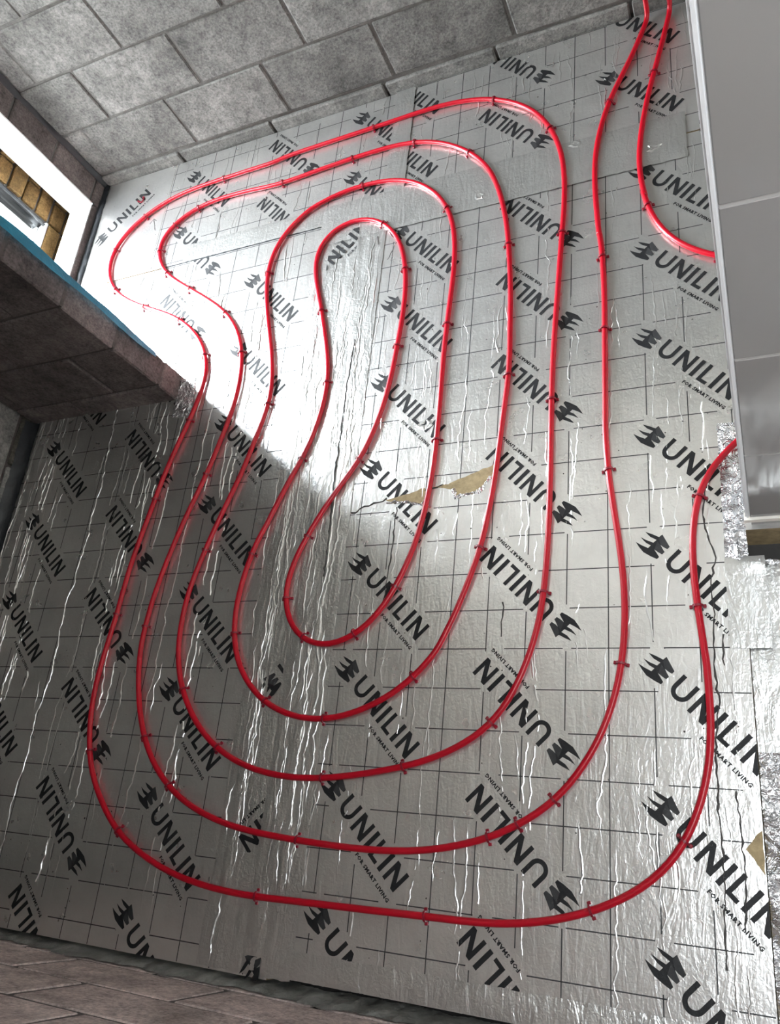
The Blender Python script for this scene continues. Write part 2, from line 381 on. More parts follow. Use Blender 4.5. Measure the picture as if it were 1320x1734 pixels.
def board(label, x0, x1, y0, y1, ups=(), invs=(), grid=(0, 0), ncr=60, hmax=.02, extra=None, seed=1, notch=None, group=None, full=0, rots=()):
    if notch:                                                   # an L shaped board: right edge steps back below notch y
        nx_, ny_ = notch
        ring = [(x0, y0), (nx_, y0), (nx_, ny_), (x1, ny_), (x1, y1), (x0, y1)]; rects = [(x0, nx_, y0, y1), (nx_, x1, ny_, y1)]
    else: ring = [(x0, y0), (x1, y0), (x1, y1), (x0, y1)]; rects = [(x0, x1, y0, y1)]
    n = len(ring); o3 = Vector(((x0+x1)/2*S, (y0+y1)/2*S, -1.0*S))
    v = [Vector((a*S, b*S, -1.0*S))-o3 for a, b in ring] + [Vector((a*S, b*S, 0))-o3 for a, b in ring]
    f = [tuple(range(n, 2*n)), tuple(reversed(range(n)))] + [(i, (i+1) % n, n+(i+1) % n, n+i) for i in range(n)]
    me = mesh('insulation_board', v, f); me.materials.append(M['foil']); me.materials.append(M['pir'])
    for i, p in enumerate(me.polygons): p.material_index = 0 if i == 0 else 1
    b = link('insulation_board', me, None, None, o3); tag(b, label, 'insulation board', group)
    L = []
    for (cx, cy) in ups:
        L += [(cx+.51, cy+2.972*k-.18, -45) for k in range(-8, 9) if cy+2.972*k < y1+1.0]
    for (cx, cy) in invs:
        for k in range(-8, 9): L.append((cx-.51, cy+2.972*k+.18, 135))
    L += list(rots)
    for (x, y, a) in L: logo(b, x, y, a, (x0, x1 if not notch or y > notch[1]+2.2 else notch[0], y0, y1))
    if grid: grid_lines(b, rects, grid[0], grid[1], L)
    cv, cf = [], []
    for q, r in enumerate(rects):
        a, c = crease_strips(r, int(ncr*(r[1]-r[0])*(r[3]-r[2])/100), seed+q, hmax=hmax, full=full if q == 0 else 0, logos=L, **({} if hmax > .02 else dict(wmin=.028, wmax=.05))); k = len(cv); cv += a; cf += [tuple(i+k for i in t) for t in c]
    tag(link('foil_crease', mesh('foil_crease', cv, cf, True), M['foil'], b), kind='stuff')
    return b
bR = board('large printed foil board on the right, with a torn strip of bare foam showing', -7.95, 4.05, -7.85, 15.43, ups=[(1.06, -.41), (-6.83, -.47)], invs=[(-1.03, -2.5)], grid=(0, 0), ncr=55, hmax=.012, seed=3, notch=(3.0, 2.75))
bL = board('large printed foil board in shade on the left, in front of the stub wall', -19.995, -8.0, -7.95, 15.43, ups=[(-12.66, 1.88), (-20.46, 1.88)], invs=[(-14.68, 2.84)], grid=(-12.68, -1.51), ncr=24, seed=11, full=12, hmax=.030)
bL2 = board('narrow strip of foil board along the left wall, with bright long creases', -21.9, -20.0, -7.95, 15.43, ups=[(-20.46, 1.88)], grid=(-12.68, -1.51), ncr=110, seed=17, full=8, hmax=.030)
bC = board('small corner foil board with diagonal print, beside the patio opening', -21.9, -18.0, 15.48, 21.18, grid=None, ncr=25, seed=21, rots=[(-21.18, 18.53, 45)])
bTL = board('printed foil board along the back wall, left of the short cross tape', -17.99, -7.28, 15.48, 21.18, ups=[(-16.83, 17.2), (-9.03, 17.53)], invs=[(-10.93, 18.48)], grid=(-16.9, 17.61), ncr=60, seed=25)
bTR = board('printed foil board in the far right corner, under the two pipes leaving the room', -7.24, 6.0, 15.48, 21.18, ups=[(.08, 18.75), (-7.9, 18.78)], invs=[(-2.02, 16.65)], grid=(.02, 19.16), ncr=75, seed=29)
bX = board('foil board running behind the white tiled wall', 4.1, 14.5, 4.2, 15.43, grid=(0, 0), ncr=20, seed=33)

# torn foil, bare foam showing
def flat_poly(name, pts, z0, z1, mat, parent, rough=.02, seed=1, loc=None):
    rnd = random.Random(seed); P = []
    for (a, b), (c, d) in zip(pts, pts[1:]+pts[:1]):
        P.append((a, b)); k = max(0, int(math.hypot(c-a, d-b)/.13))
        for i in range(1, k+1):
            t = i/(k+1); P.append((a+(c-a)*t+rnd.uniform(-rough, rough), b+(d-b)*t+rnd.uniform(-rough, rough)))
    n = len(P); v = [(a*S, b*S, z0*S) for a, b in P]+[(a*S, b*S, z1*S) for a, b in P]
    f = [tuple(range(n, 2*n))]+[(i, (i+1) % n, n+(i+1) % n, n+i) for i in range(n)]
    return link(name, mesh(name, v, f), mat, parent)
flat_poly('bare_foam', [(-6.25, 4.36), (-5.95, 4.40), (-5.6, 4.47), (-5.05, 4.62), (-4.95, 4.42), (-5.1, 4.12), (-5.45, 4.22), (-5.75, 4.28), (-6.0, 4.22)], 0, .008, M['pir'], bR, seed=4)
flat_poly('bare_foam', [(-4.75, 4.62), (-4.35, 4.66), (-4.02, 4.80), (-3.55, 4.95), (-3.05, 5.13), (-2.98, 4.9), (-3.3, 4.55), (-3.42, 4.38), (-3.62, 4.28), (-3.8, 4.36), (-3.98, 4.2), (-4.13, 4.27), (-4.2, 4.5)], 0, .008, M['pir'], bR, seed=5)
flat_poly('bare_foam', [(2.66, -4.1), (2.83, -3.88), (2.985, -3.73), (2.99, -4.56), (2.86, -4.38)], 0, .008, M['pir'], bR, seed=6)
def ribbon(name, pts, hw, h, mat, parent, jit=.03, seed=1, step=.12, z=.002):
    """a thin raised ridge (tent profile) along a polyline"""
    rnd = random.Random(seed); P = []
    for (a, b), (c, d) in zip(pts[:-1], pts[1:]):
        k = max(1, int(math.hypot(c-a, d-b)/step))
        for i in range(k): t = i/k; P.append((a+(c-a)*t, b+(d-b)*t))
    P.append(pts[-1]); v = []; f = []
    for i, (a, b) in enumerate(P):
        p, q = P[max(0, i-1)], P[min(len(P)-1, i+1)]; dx, dy = q[0]-p[0], q[1]-p[1]; l = math.hypot(dx, dy) or 1
        nx_, ny_ = -dy/l, dx/l; j = rnd.uniform(-jit, jit); wd = hw*rnd.uniform(.5, 1.3); hh = h*rnd.uniform(.3, 1)
        a += nx_*j; b += ny_*j
        v += [((a-nx_*wd)*S, (b-ny_*wd)*S, z*S), (a*S, b*S, (z+hh)*S), ((a+nx_*wd)*S, (b+ny_*wd)*S, z*S)]
    for i in range(len(P)-1):
        a = 3*i; f += [(a, a+1, a+4, a+3), (a+1, a+2, a+5, a+4)]
    return link(name, mesh(name, v, f), mat, parent)
M['crack'] = plain_mat('dark_scuff', (.05, .045, .042), .7, var=.5, vscale=60)
ribbon('torn_edge', [(-7.3, 4.0), (-6.9, 4.2), (-6.6, 4.24), (-6.21, 4.42)], .028, .02, M['crack'], bR, .05, 2)
ribbon('torn_edge', [(-5.05, 4.55), (-4.8, 4.62), (-4.5, 4.64)], .025, .02, M['crack'], bR, .04, 3)
ribbon('curled_foil', [(-6.2, 4.27), (-5.7, 4.25), (-5.1, 4.1), (-4.95, 4.4)], .05, .05, M['crumple'], bR, .03, 4)
ribbon('curled_foil', [(-4.2, 4.5), (-4.1, 4.25), (-3.8, 4.3), (-3.45, 4.36), (-3.1, 4.75)], .06, .06, M['crumple'], bR, .03, 5)
for pts, sd in (([(2.28, 3.9), (2.22, 3.2), (2.3, 2.6), (2.42, 2.1), (2.3, 1.5), (2.33, .9), (2.3, .2), (2.28, -.5), (2.32, -1.2), (2.22, -2.0), (2.2, -2.8), (2.17, -3.4)], 8), ([(2.17, -3.4), (2.24, -4.2), (2.2, -5.4), (2.16, -6.3)], 9), ([(2.55, -3.0), (2.62, -4.6), (2.55, -5.6)], 10), ([(2.5, .3), (2.46, -.4)], 12), ([(-5.85, 4.1), (-5.9, 2.2), (-5.98, 1.3)], 13), ([(-2.6, 1.2), (-2.62, 0.3)], 14)):
    ribbon('foil_crack', pts, .022, .012, M['crack'], bR, .025, sd)
ribbon('marker_arrow', [(-18.51, 18.35), (-18.26, 17.66)], .02, .004, M['crack'], bC, .005, 15)
ribbon('marker_arrow', [(-18.66, 18.12), (-18.51, 18.35), (-18.33, 18.2)], .02, .004, M['crack'], bC, .005, 16)
gv = []; gf = []; rnd = random.Random(5)                          # specks of grit
for i in range(260):
    x, y = rnd.uniform(-19, 2.8), rnd.uniform(-7.7, 20)
    r = rnd.uniform(.012, .03)*(1.5 if rnd.random() < .08 else 1); b = len(gv)
    for k in range(5): gv.append(((x+r*math.cos(k*1.257)*rnd.uniform(.6, 1))*S, (y+r*math.sin(k*1.257)*rnd.uniform(.6, 1))*S, .004*S))
    gv.append((x*S, y*S, (.004+r*.6)*S))
    for k in range(5): gf.append((b+k, b+(k+1) % 5, b+5))
tag(link('grit', mesh('grit', gv, gf), M['crack']), 'dark specks of grit scattered over the foil boards', 'grit', kind='stuff')

# ---------------------------------------------------------------- foil tapes
def tape(label, x0, x1, y0, y1, z=.012, step=.14, amp=.006, folds=(), seed=1, mat='tape', group=None, ragged=.015, wob=.0):
    rnd = random.Random(seed); nx_ = max(2, int((x1-x0)/step)); ny_ = max(2, int((y1-y0)/step)); v = []; f = []
    for j in range(ny_+1):
        for i in range(nx_+1):
            x = x0+(x1-x0)*i/nx_; y = y0+(y1-y0)*j/ny_
            if i in (0, nx_): x += rnd.uniform(-ragged, ragged) + wob*math.sin(y*1.3+seed)
            if j in (0, ny_): y += rnd.uniform(-ragged, ragged)
            zz_ = z + rnd.uniform(0, amp)
            for (ax, fx, wd, h) in folds:                          # raised folds along one axis
                t = (x if ax == 'x' else y); u = (y if ax == 'x' else x)
                d = (t-fx-.06*math.sin(u*.9+fx*7)-.03*math.sin(u*3.1+fx))/wd
                zz_ += h*max(0, 1-abs(d))*(.6+.4*math.sin(u*2.3+fx*3))
            if i in (0, nx_) or j in (0, ny_): zz_ = z-.004
            v.append((x*S, y*S, zz_*S))
    for j in range(ny_):
        for i in range(nx_):
            a = j*(nx_+1)+i; f.append((a, a+1, a+nx_+2, a+nx_+1))
    o = link('foil_tape', mesh('foil_tape', v, f, True), M[mat]); return tag(o, label, 'tape', group)
t1 = tape('long wide foil tape along the left side of the board seam', -10.05, -8.72, -7.9, 14.6, .012, .11, .008, [('x', -9.55, .10, .035), ('x', -9.25, .08, .03)], 2, wob=.03)
t2 = tape('long wide foil tape along the right side of the board seam, creased down its middle', -8.76, -7.34, -7.9, 14.6, .024, .11, .009, [('x', -7.98, .06, .055), ('x', -8.3, .12, .03), ('x', -8.55, .08, .02)], 3)
t3 = tape('broad foil tape crossing the floor over the joint near the back wall', -10.0, 2.35, 14.52, 16.32, .036, .13, .009, [('x', 2.2, .1, .06)], 4)
t4 = tape('short foil tape running from the cross tape to the back wall', -7.62, -6.84, 16.25, 21.2, .044, .12, .007, [('x', -7.3, .07, .03)], 5)
t5 = tape('foil tape strip left of the cross tape, above the open black joint', -16.3, -9.96, 15.48, 16.33, .014, .12, .006, [], 6)
t6 = tape('narrow foil tape along the near edge of the right board', -7.9, 2.9, -7.84, -7.25, .03, .12, .006, [('y', -7.6, .08, .02)], 7)
tape('crumpled foil patch at the foot of the stub wall corner', -15.0, -14.2, 8.3, 9.9, .012, .08, .03, [], 19, 'crumple')
t7 = tape('crumpled foil tape beside the foot of the white tiled wall', 2.64, 3.12, 1.9, 5.6, .014, .09, .02, [('x', 2.9, .1, .06)], 8, 'crumple')
t8 = tape('smooth square foil patch over the right edge of the board', 2.62, 3.46, -.02, 2.1, .03, .12, .004, [('y', 1.98, .12, .10)], 9, ragged=.01)
for tp, rr, n_, z_, sd in ((t1, (-10.0, -8.75, -7.8, 14.5), 24, .016, 41), (t2, (-8.7, -7.4, -7.8, 14.5), 26, .028, 42)):
    cv, cf = crease_strips(rr, n_, sd, .02, .05, .032, 4)
    tag(link('foil_crease', mesh('foil_crease', [(a, b, c+z_*S) for a, b, c in cv], cf, True), M['tape'], tp), kind='stuff')
ribbon('dark_slit', [(-7.97, 10.2), (-8.03, 8.16), (-8.0, 6.5), (-8.02, 5.5), (-7.93, 3.5), (-7.91, 2.1)], .025, .02, M['crack'], t2, .02, 51, z=.055)
def frag(t, x, y, ang, rect, z): return logo(t, x, y, ang, rect, z, 'printed_scrap')
frag(t1, -9.05+.02, -.52, 45, (-9.5, -8.80, -1.5, .1), .030)
frag(t1, -7.30, -3.52, 225, (-9.42, -8.76, -5.25, -3.8), .030)
frag(t1, -8.28, -7.25, 45, (-9.0, -8.2, -8.0, -7.5), .045)
frag(t2, -10.07, 13.45, 45, (-9.5, -8.40, 13.3, 14.95), .056)
frag(t3, 1.57, 17.24-.02, -45, (2.72, 4.0, 15.2, 16.5), .012)
ribbon('foil_slit', [(-7.63, 14.33), (-7.56, 13.95)], .03, .01, M['crack'], t2, .01, 61, z=.05)
ribbon('foil_slit', [(-6.88, 13.97), (-7.15, 13.24)], .018, .01, M['crack'], bR, .015, 62)
ribbon('foil_slit', [(-20.08, 15.2), (-20.25, 14.9), (-20.7, 14.6)], .035, .02, M['crack'], bL2, .02, 63)
for (a, b, c_, d_, sd) in ((-5.45, -5.0, 6.5, 6.85, 71), (-1.1, -.75, 16.0, 16.3, 72), (-4.2, -3.8, 14.8, 15.15, 73), (1.2, 1.7, 15.0, 15.35, 74)):
    P = [(a+(b-a)*(.5+.5*math.cos(k*.785)*(.7+.3*math.sin(k*3+sd))), c_+(d_-c_)*(.5+.5*math.sin(k*.785)*(.7+.3*math.cos(k*5+sd)))) for k in range(8)]
    ribbon('foil_dent', P+P[:1], .06, .018, M['tape'], t3 if c_ > 10 else bR, .02, sd, .08, z=.045 if c_ > 10 else .004)
# open black joint between the left boards
ribbon('joint_shadow', [(-17.2, 15.455), (-13, 15.455), (-10.05, 15.455)], .03, .004, M['dpm'], bTL, .006, 31)

# ---------------------------------------------------------------- black membranes at the walls, dark strip in the corner
def sheet(name, label, cat, x0, x1, y0, y1, zf, mat, step=.15, jit=.03, seed=1, kind=None):
    rnd = random.Random(seed); nx_ = max(2, int(abs(x1-x0)/step)); ny_ = max(2, int(abs(y1-y0)/step)); v = []; f = []
    for j in range(ny_+1):
        for i in range(nx_+1):
            x = x0+(x1-x0)*i/nx_; y = y0+(y1-y0)*j/ny_; v.append((x*S, y*S, (zf(x, y)+rnd.uniform(-jit, jit))*S))
    for j in range(ny_):
        for i in range(nx_):
            a = j*(nx_+1)+i; f.append((a, a+1, a+nx_+2, a+nx_+1))
    o = link(name, mesh(name, v, f, True), M[mat]); return tag(o, label, cat, kind=kind)
nearz = lambda x, y: (.42 - 1.0*max(0, (y+8.17)/.22)**1.2) + .12*math.sin(x*1.7)+.08*math.sin(x*4.1+y*9)+.07*math.sin(x*8.3-y*14)
sheet('damp_proof_membrane', 'crumpled black membrane along the foot of the near block wall', 'membrane', -22, 15, -8.17, -7.97, nearz, 'dpm_grey', .05, .05, 3)
def wall_strip(label, y0, y1, zt, xo, seed, amp=.05):
    rnd = random.Random(seed); n = int((y1-y0)/.2); v = []; f = []
    prof = [(-21.99, zt), (-21.95, zt*.55), (-21.86, .12), (-21.78, .03), (-21.62+xo, .015)]
    for i in range(n+1):
        y = y0+(y1-y0)*i/n
        for (x, z) in prof: v.append(((x+rnd.uniform(0, amp)*.6)*S, y*S, (z+rnd.uniform(0, amp))*S))
    for i in range(n):
        for j in range(4): a = 5*i+j; f.append((a, a+1, a+6, a+5))
    return tag(link('damp_proof_membrane', mesh('damp_proof_membrane', v, f, True), M['dpm']), label, 'membrane')
wall_strip('black membrane strip along the dark left wall in front of the stub wall', -8.1, 9.0, .38, 0, 4)
wall_strip('black membrane strip under the white sill of the patio opening', 10.1, 21.2, .10, -.14, 5)
cv = []; cf = []; rnd = random.Random(9)                           # dark strip run up the back left corner
for i in range(70):
    z = .1+24*i/69
    for j in range(5):
        t = j/4; cv.append(((-21.99+.16*t+rnd.uniform(-.02, .02)+.04*math.sin(z*1.1))*S, (21.06+.2*t - .05*math.sin(t*3.14)+rnd.uniform(-.02, .02))*S, z*S))
for i in range(69):
    for j in range(4): a = 5*i+j; cf.append((a, a+5, a+6, a+1))
tag(link('corner_strip', mesh('corner_strip', cv, cf, True), M['dpm']), 'black strip running up the back left corner of the room', 'membrane')
bv = []; bf = []; rnd = random.Random(12)                          # blue sheet at the back edge of the stub wall
for i in range(90):
    z = 1.5+20*i/89; wd = .03+.028*min(max(z-2.4, 0), 4.5)
    for j in range(4):
        t = j/3; bv.append(((-14.85-.02*math.sin(z*.8)-.03*t)*S, (9.84+(wd+.18)*t+.03*math.sin(z*1.7+t*2)+rnd.uniform(-.01, .01))*S, z*S))
for i in range(89):
    for j in range(3): a = 4*i+j; bf.append((a, a+1, a+5, a+4))
tag(link('blue_membrane', mesh('blue_membrane', bv, bf, True), M['blue']), 'blue plastic membrane hanging along the back edge of the stub wall', 'membrane')
# foil sheeting right of the board edge
def rz(x, y):
    k = min(1, max(0, (-2.2-y)/2.2)); return -.06 + k*(.05*math.sin(x*9+y*4)+.05*math.sin(y*7.3-x*5)+.02)
sheet('foil_sheet', 'crumpled bright foil sheet along the right edge of the floor', 'foil sheet', 3.02, 6.5, -8.1, -2.2, rz, 'crumple', .08, .03, 6)
sheet('foil_sheet', 'smooth dull foil sheet right of the square foil patch', 'foil sheet', 3.02, 6.5, -2.2, 1.95, lambda x, y: -.07+.03*math.sin(y*3+x), 'tape', .12, .01, 7)
sheet('foil_sheet', 'creased foil flap at the dark gap under the tiled wall', 'foil sheet', 3.3, 6.5, 1.9, 2.2, lambda x, y: -.02-.9*max(0, (y-2.02)/.18)+.05*math.sin(x*8), 'crumple', .06, .03, 8)

# ---------------------------------------------------------------- the heating pipe
PATH = [
    (0.1606, 2.1492), (0.1462, 2.1014), (0.1313, 2.0536), (0.1157, 2.0062), (0.099, 1.9591), (0.0809, 1.9125), (0.0617, 1.8664), (0.0422, 1.8204), (0.024, 1.7739), (0.0082, 1.7266),
    (-0.0048, 1.6785), (-0.0153, 1.6297), (-0.0232, 1.5805), (-0.0281, 1.5309), (-0.0301, 1.481), (-0.0299, 1.4311), (-0.0281, 1.3811), (-0.0253, 1.3313), (-0.0219, 1.2831), (-0.0189, 1.2439),
    (-0.0174, 1.2269), (-0.0171, 1.2286), (-0.0155, 1.2207), (-0.012, 1.1883), (-0.0086, 1.142), (-0.0062, 1.0923), (-0.0045, 1.0424), (-0.0035, 0.9924), (-0.003, 0.9424), (-0.0027, 0.8924),
    (-0.0027, 0.8424), (-0.0027, 0.7924), (-0.0026, 0.7424), (-0.0025, 0.6929), (-0.0025, 0.6465), (-0.0028, 0.6069), (-0.0027, 0.5711), (-0.0011, 0.5304), (0.0019, 0.4833), (0.0063, 0.4339),
    (0.012, 0.3843), (0.0184, 0.3347), (0.025, 0.2851), (0.031, 0.2355), (0.0357, 0.1858), (0.0386, 0.1359), (0.0394, 0.086), (0.0378, 0.0362), (0.0334, -0.0134), (0.0259, -0.0623),
    (0.0149, -0.1105), (0, -0.1577), (-0.0191, -0.2035), (-0.0426, -0.2473), (-0.0702, -0.2885), (-0.1019, -0.3265), (-0.138, -0.3601), (-0.1782, -0.389), (-0.2214, -0.4136), (-0.2667, -0.434),
    (-0.3137, -0.4504), (-0.3618, -0.4634), (-0.4107, -0.4734), (-0.46, -0.4804), (-0.5098, -0.4847), (-0.5596, -0.4868), (-0.6096, -0.4874), (-0.6596, -0.4867), (-0.7096, -0.4854), (-0.7595, -0.4834),
    (-0.8095, -0.481), (-0.8593, -0.4778), (-0.9091, -0.4733), (-0.9585, -0.4666), (-1.0074, -0.457), (-1.0556, -0.4442), (-1.1025, -0.4277), (-1.1476, -0.407), (-1.1901, -0.3815), (-1.2293, -0.3513),
    (-1.2647, -0.3167), (-1.2957, -0.2782), (-1.3221, -0.2362), (-1.3443, -0.1918), (-1.3627, -0.1455), (-1.3778, -0.098), (-1.3896, -0.0497), (-1.3973, -0.0009), (-1.3997, 0.0482), (-1.398, 0.0977),
    (-1.3939, 0.1473), (-1.3874, 0.1967), (-1.3786, 0.2458), (-1.3682, 0.2947), (-1.3567, 0.3433), (-1.344, 0.3917), (-1.33, 0.4396), (-1.3148, 0.4873), (-1.2994, 0.5348), (-1.2849, 0.5825),
    (-1.2722, 0.6308), (-1.2605, 0.6793), (-1.2489, 0.7278), (-1.2387, 0.7767), (-1.231, 0.8259), (-1.2267, 0.8755), (-1.226, 0.9253), (-1.2292, 0.9749), (-1.2365, 1.0241), (-1.2486, 1.0721),
    (-1.2664, 1.1183), (-1.2899, 1.1618), (-1.3184, 1.2023), (-1.3512, 1.2394), (-1.3876, 1.2733), (-1.4263, 1.3049), (-1.4661, 1.3351), (-1.5065, 1.3645), (-1.5472, 1.3936), (-1.5878, 1.4227),
    (-1.6279, 1.4524), (-1.6662, 1.484), (-1.7004, 1.5194), (-1.7288, 1.5594), (-1.7491, 1.6032), (-1.7576, 1.6493), (-1.7505, 1.6943), (-1.7278, 1.7344), (-1.6932, 1.7671), (-1.6514, 1.7922),
    (-1.6056, 1.8098), (-1.5575, 1.8207), (-1.5081, 1.826), (-1.4583, 1.8274), (-1.4084, 1.8262), (-1.3585, 1.8233), (-1.3087, 1.8192), (-1.259, 1.8155), (-1.2092, 1.8141), (-1.1595, 1.8161),
    (-1.1098, 1.8201), (-1.06, 1.8244), (-1.0101, 1.8283), (-0.9602, 1.8316), (-0.9103, 1.8343), (-0.8604, 1.8363), (-0.8104, 1.8371), (-0.7605, 1.8361), (-0.7109, 1.8318), (-0.6621, 1.8231),
    (-0.6147, 1.8089), (-0.5693, 1.7892), (-0.5263, 1.7644), (-0.4862, 1.7352), (-0.4493, 1.702), (-0.4163, 1.6651), (-0.388, 1.6245), (-0.3649, 1.5808), (-0.3466, 1.5346), (-0.3319, 1.487),
    (-0.3199, 1.4386), (-0.3098, 1.3897), (-0.3016, 1.3404), (-0.2953, 1.2908), (-0.2902, 1.2411), (-0.2858, 1.1913), (-0.2821, 1.1415), (-0.2791, 1.0916), (-0.277, 1.0416), (-0.2756, 0.9916),
    (-0.2742, 0.9417), (-0.2726, 0.8917), (-0.2717, 0.8418), (-0.2727, 0.7919), (-0.2755, 0.7421), (-0.2793, 0.6923), (-0.2831, 0.6424), (-0.2868, 0.5925), (-0.2904, 0.5427), (-0.2945, 0.4929),
    (-0.2995, 0.4431), (-0.3055, 0.3935), (-0.3126, 0.344), (-0.3212, 0.2949), (-0.3324, 0.2463), (-0.3462, 0.1984), (-0.3616, 0.1509), (-0.3782, 0.1044), (-0.3957, 0.0619), (-0.4106, 0.0287),
    (-0.4225, 0.0041), (-0.4399, -0.0225), (-0.4678, -0.0552), (-0.5029, -0.0884), (-0.5426, -0.118), (-0.5856, -0.1426), (-0.6311, -0.1624), (-0.6784, -0.1768), (-0.7271, -0.185), (-0.7763, -0.1859),
    (-0.8251, -0.1794), (-0.8726, -0.166), (-0.9171, -0.1458), (-0.9575, -0.1183), (-0.993, -0.0844), (-1.0228, -0.0455), (-1.0451, -0.002), (-1.0598, 0.0449), (-1.0675, 0.0937), (-1.0694, 0.1432),
    (-1.0662, 0.1928), (-1.0589, 0.242), (-1.0484, 0.289), (-1.0369, 0.3277), (-1.0279, 0.351), (-1.0202, 0.3674), (-1.0088, 0.3953), (-0.9929, 0.4363), (-0.9749, 0.4821), (-0.9555, 0.5281),
    (-0.9352, 0.5737), (-0.9159, 0.6196), (-0.9, 0.6667), (-0.8881, 0.715), (-0.8797, 0.764), (-0.875, 0.8136), (-0.8748, 0.8633), (-0.8793, 0.9128), (-0.8878, 0.9618), (-0.8991, 1.0104),
    (-0.9116, 1.0588), (-0.9246, 1.1071), (-0.9382, 1.1552), (-0.9526, 1.203), (-0.9672, 1.2509), (-0.9804, 1.2989), (-0.9899, 1.3474), (-0.9919, 1.3958), (-0.9821, 1.4417), (-0.9586, 1.4809),
    (-0.9227, 1.5088), (-0.8787, 1.5223), (-0.8318, 1.521), (-0.7868, 1.5061), (-0.7468, 1.4796), (-0.7131, 1.4445), (-0.6861, 1.4037), (-0.6658, 1.3588), (-0.6514, 1.3114), (-0.6414, 1.2627),
    (-0.6349, 1.2132), (-0.6312, 1.1635), (-0.6301, 1.1136), (-0.6313, 1.0637), (-0.6341, 1.0138), (-0.6377, 0.9639), (-0.6413, 0.9141), (-0.6455, 0.8643), (-0.6513, 0.8147), (-0.6594, 0.7655),
    (-0.6702, 0.7168), (-0.6836, 0.6687), (-0.6999, 0.6217), (-0.7202, 0.5764), (-0.7449, 0.5334), (-0.7726, 0.492), (-0.7999, 0.4503), (-0.8251, 0.4073), (-0.8484, 0.3632), (-0.8698, 0.3181),
    (-0.8879, 0.2718), (-0.9005, 0.2242), (-0.9047, 0.1759), (-0.8977, 0.1284), (-0.879, 0.0847), (-0.8489, 0.0485), (-0.8096, 0.0238), (-0.7645, 0.0137), (-0.718, 0.0191), (-0.6739, 0.0376),
    (-0.6349, 0.0662), (-0.602, 0.1023), (-0.5748, 0.1435), (-0.5522, 0.1878), (-0.5335, 0.2339), (-0.5182, 0.2814), (-0.506, 0.3297), (-0.4965, 0.3787), (-0.4892, 0.4281), (-0.4839, 0.4778),
    (-0.4803, 0.5276), (-0.4783, 0.5775), (-0.4774, 0.6275), (-0.4771, 0.6775), (-0.4771, 0.7275), (-0.4775, 0.7775), (-0.478, 0.8275), (-0.4781, 0.8774), (-0.4775, 0.9274), (-0.4761, 0.9774),
    (-0.4746, 1.0274), (-0.4727, 1.0773), (-0.4706, 1.1273), (-0.469, 1.1772), (-0.4687, 1.2272), (-0.4703, 1.2771), (-0.4743, 1.3268), (-0.4814, 1.3762), (-0.4925, 1.4245), (-0.5088, 1.4712),
    (-0.5312, 1.5152), (-0.5594, 1.5557), (-0.5929, 1.5919), (-0.6311, 1.6229), (-0.6736, 1.6477), (-0.7194, 1.6657), (-0.7674, 1.6766), (-0.8167, 1.6817), (-0.8664, 1.6821), (-0.9159, 1.678),
    (-0.9641, 1.669), (-1.007, 1.6565), (-1.0369, 1.6454), (-1.0532, 1.6379), (-1.0714, 1.626), (-1.1004, 1.6023), (-1.1325, 1.5685), (-1.1595, 1.528), (-1.1784, 1.4831), (-1.1892, 1.4353),
    (-1.1925, 1.3862), (-1.1894, 1.3367), (-1.1821, 1.2875), (-1.172, 1.2385), (-1.1602, 1.19), (-1.1471, 1.1418), (-1.1333, 1.0937), (-1.1199, 1.0456), (-1.1077, 0.9972), (-1.0976, 0.9483),
    (-1.0906, 0.899), (-1.0883, 0.8496), (-1.0917, 0.8002), (-1.1002, 0.7512), (-1.1112, 0.7026), (-1.1226, 0.6542), (-1.1343, 0.6061), (-1.148, 0.5587), (-1.1638, 0.5117), (-1.1799, 0.4645),
    (-1.1957, 0.417), (-1.2107, 0.3694), (-1.2247, 0.3214), (-1.2378, 0.2732), (-1.2494, 0.2248), (-1.2576, 0.1759), (-1.2613, 0.1263), (-1.261, 0.0765), (-1.2567, 0.0271), (-1.247, -0.0214),
    (-1.2313, -0.0683), (-1.2097, -0.1128), (-1.1827, -0.1543), (-1.1512, -0.1926), (-1.1157, -0.2271), (-1.0765, -0.2572), (-1.0338, -0.2821), (-0.9884, -0.3019), (-0.9411, -0.317), (-0.8926, -0.3274),
    (-0.8432, -0.3335), (-0.7934, -0.3359), (-0.7436, -0.3348), (-0.6939, -0.3307), (-0.6444, -0.324), (-0.5952, -0.3156), (-0.5462, -0.3057), (-0.4976, -0.2944), (-0.4497, -0.2806), (-0.403, -0.2633),
    (-0.3582, -0.242), (-0.3162, -0.2162), (-0.2787, -0.1847), (-0.2472, -0.1472), (-0.2219, -0.1049), (-0.2014, -0.0597), (-0.1847, -0.0128), (-0.1715, 0.0352), (-0.1619, 0.0841), (-0.1557, 0.1335),
    (-0.1517, 0.1833), (-0.1491, 0.2332), (-0.1473, 0.2832), (-0.1462, 0.3332), (-0.1455, 0.3832), (-0.1452, 0.4332), (-0.1452, 0.4832), (-0.1455, 0.5332), (-0.1458, 0.5832), (-0.1461, 0.6332),
    (-0.1463, 0.6832), (-0.1462, 0.7332), (-0.1456, 0.7831), (-0.1445, 0.8331), (-0.143, 0.8831), (-0.1412, 0.9331), (-0.1391, 0.983), (-0.1369, 1.033), (-0.1347, 1.0829), (-0.1326, 1.1329),
    (-0.1305, 1.1828), (-0.1282, 1.2328), (-0.1258, 1.2827), (-0.1236, 1.3327), (-0.1223, 1.3826), (-0.1222, 1.4326), (-0.1238, 1.4825), (-0.1276, 1.5323), (-0.1345, 1.5816), (-0.1452, 1.6302),
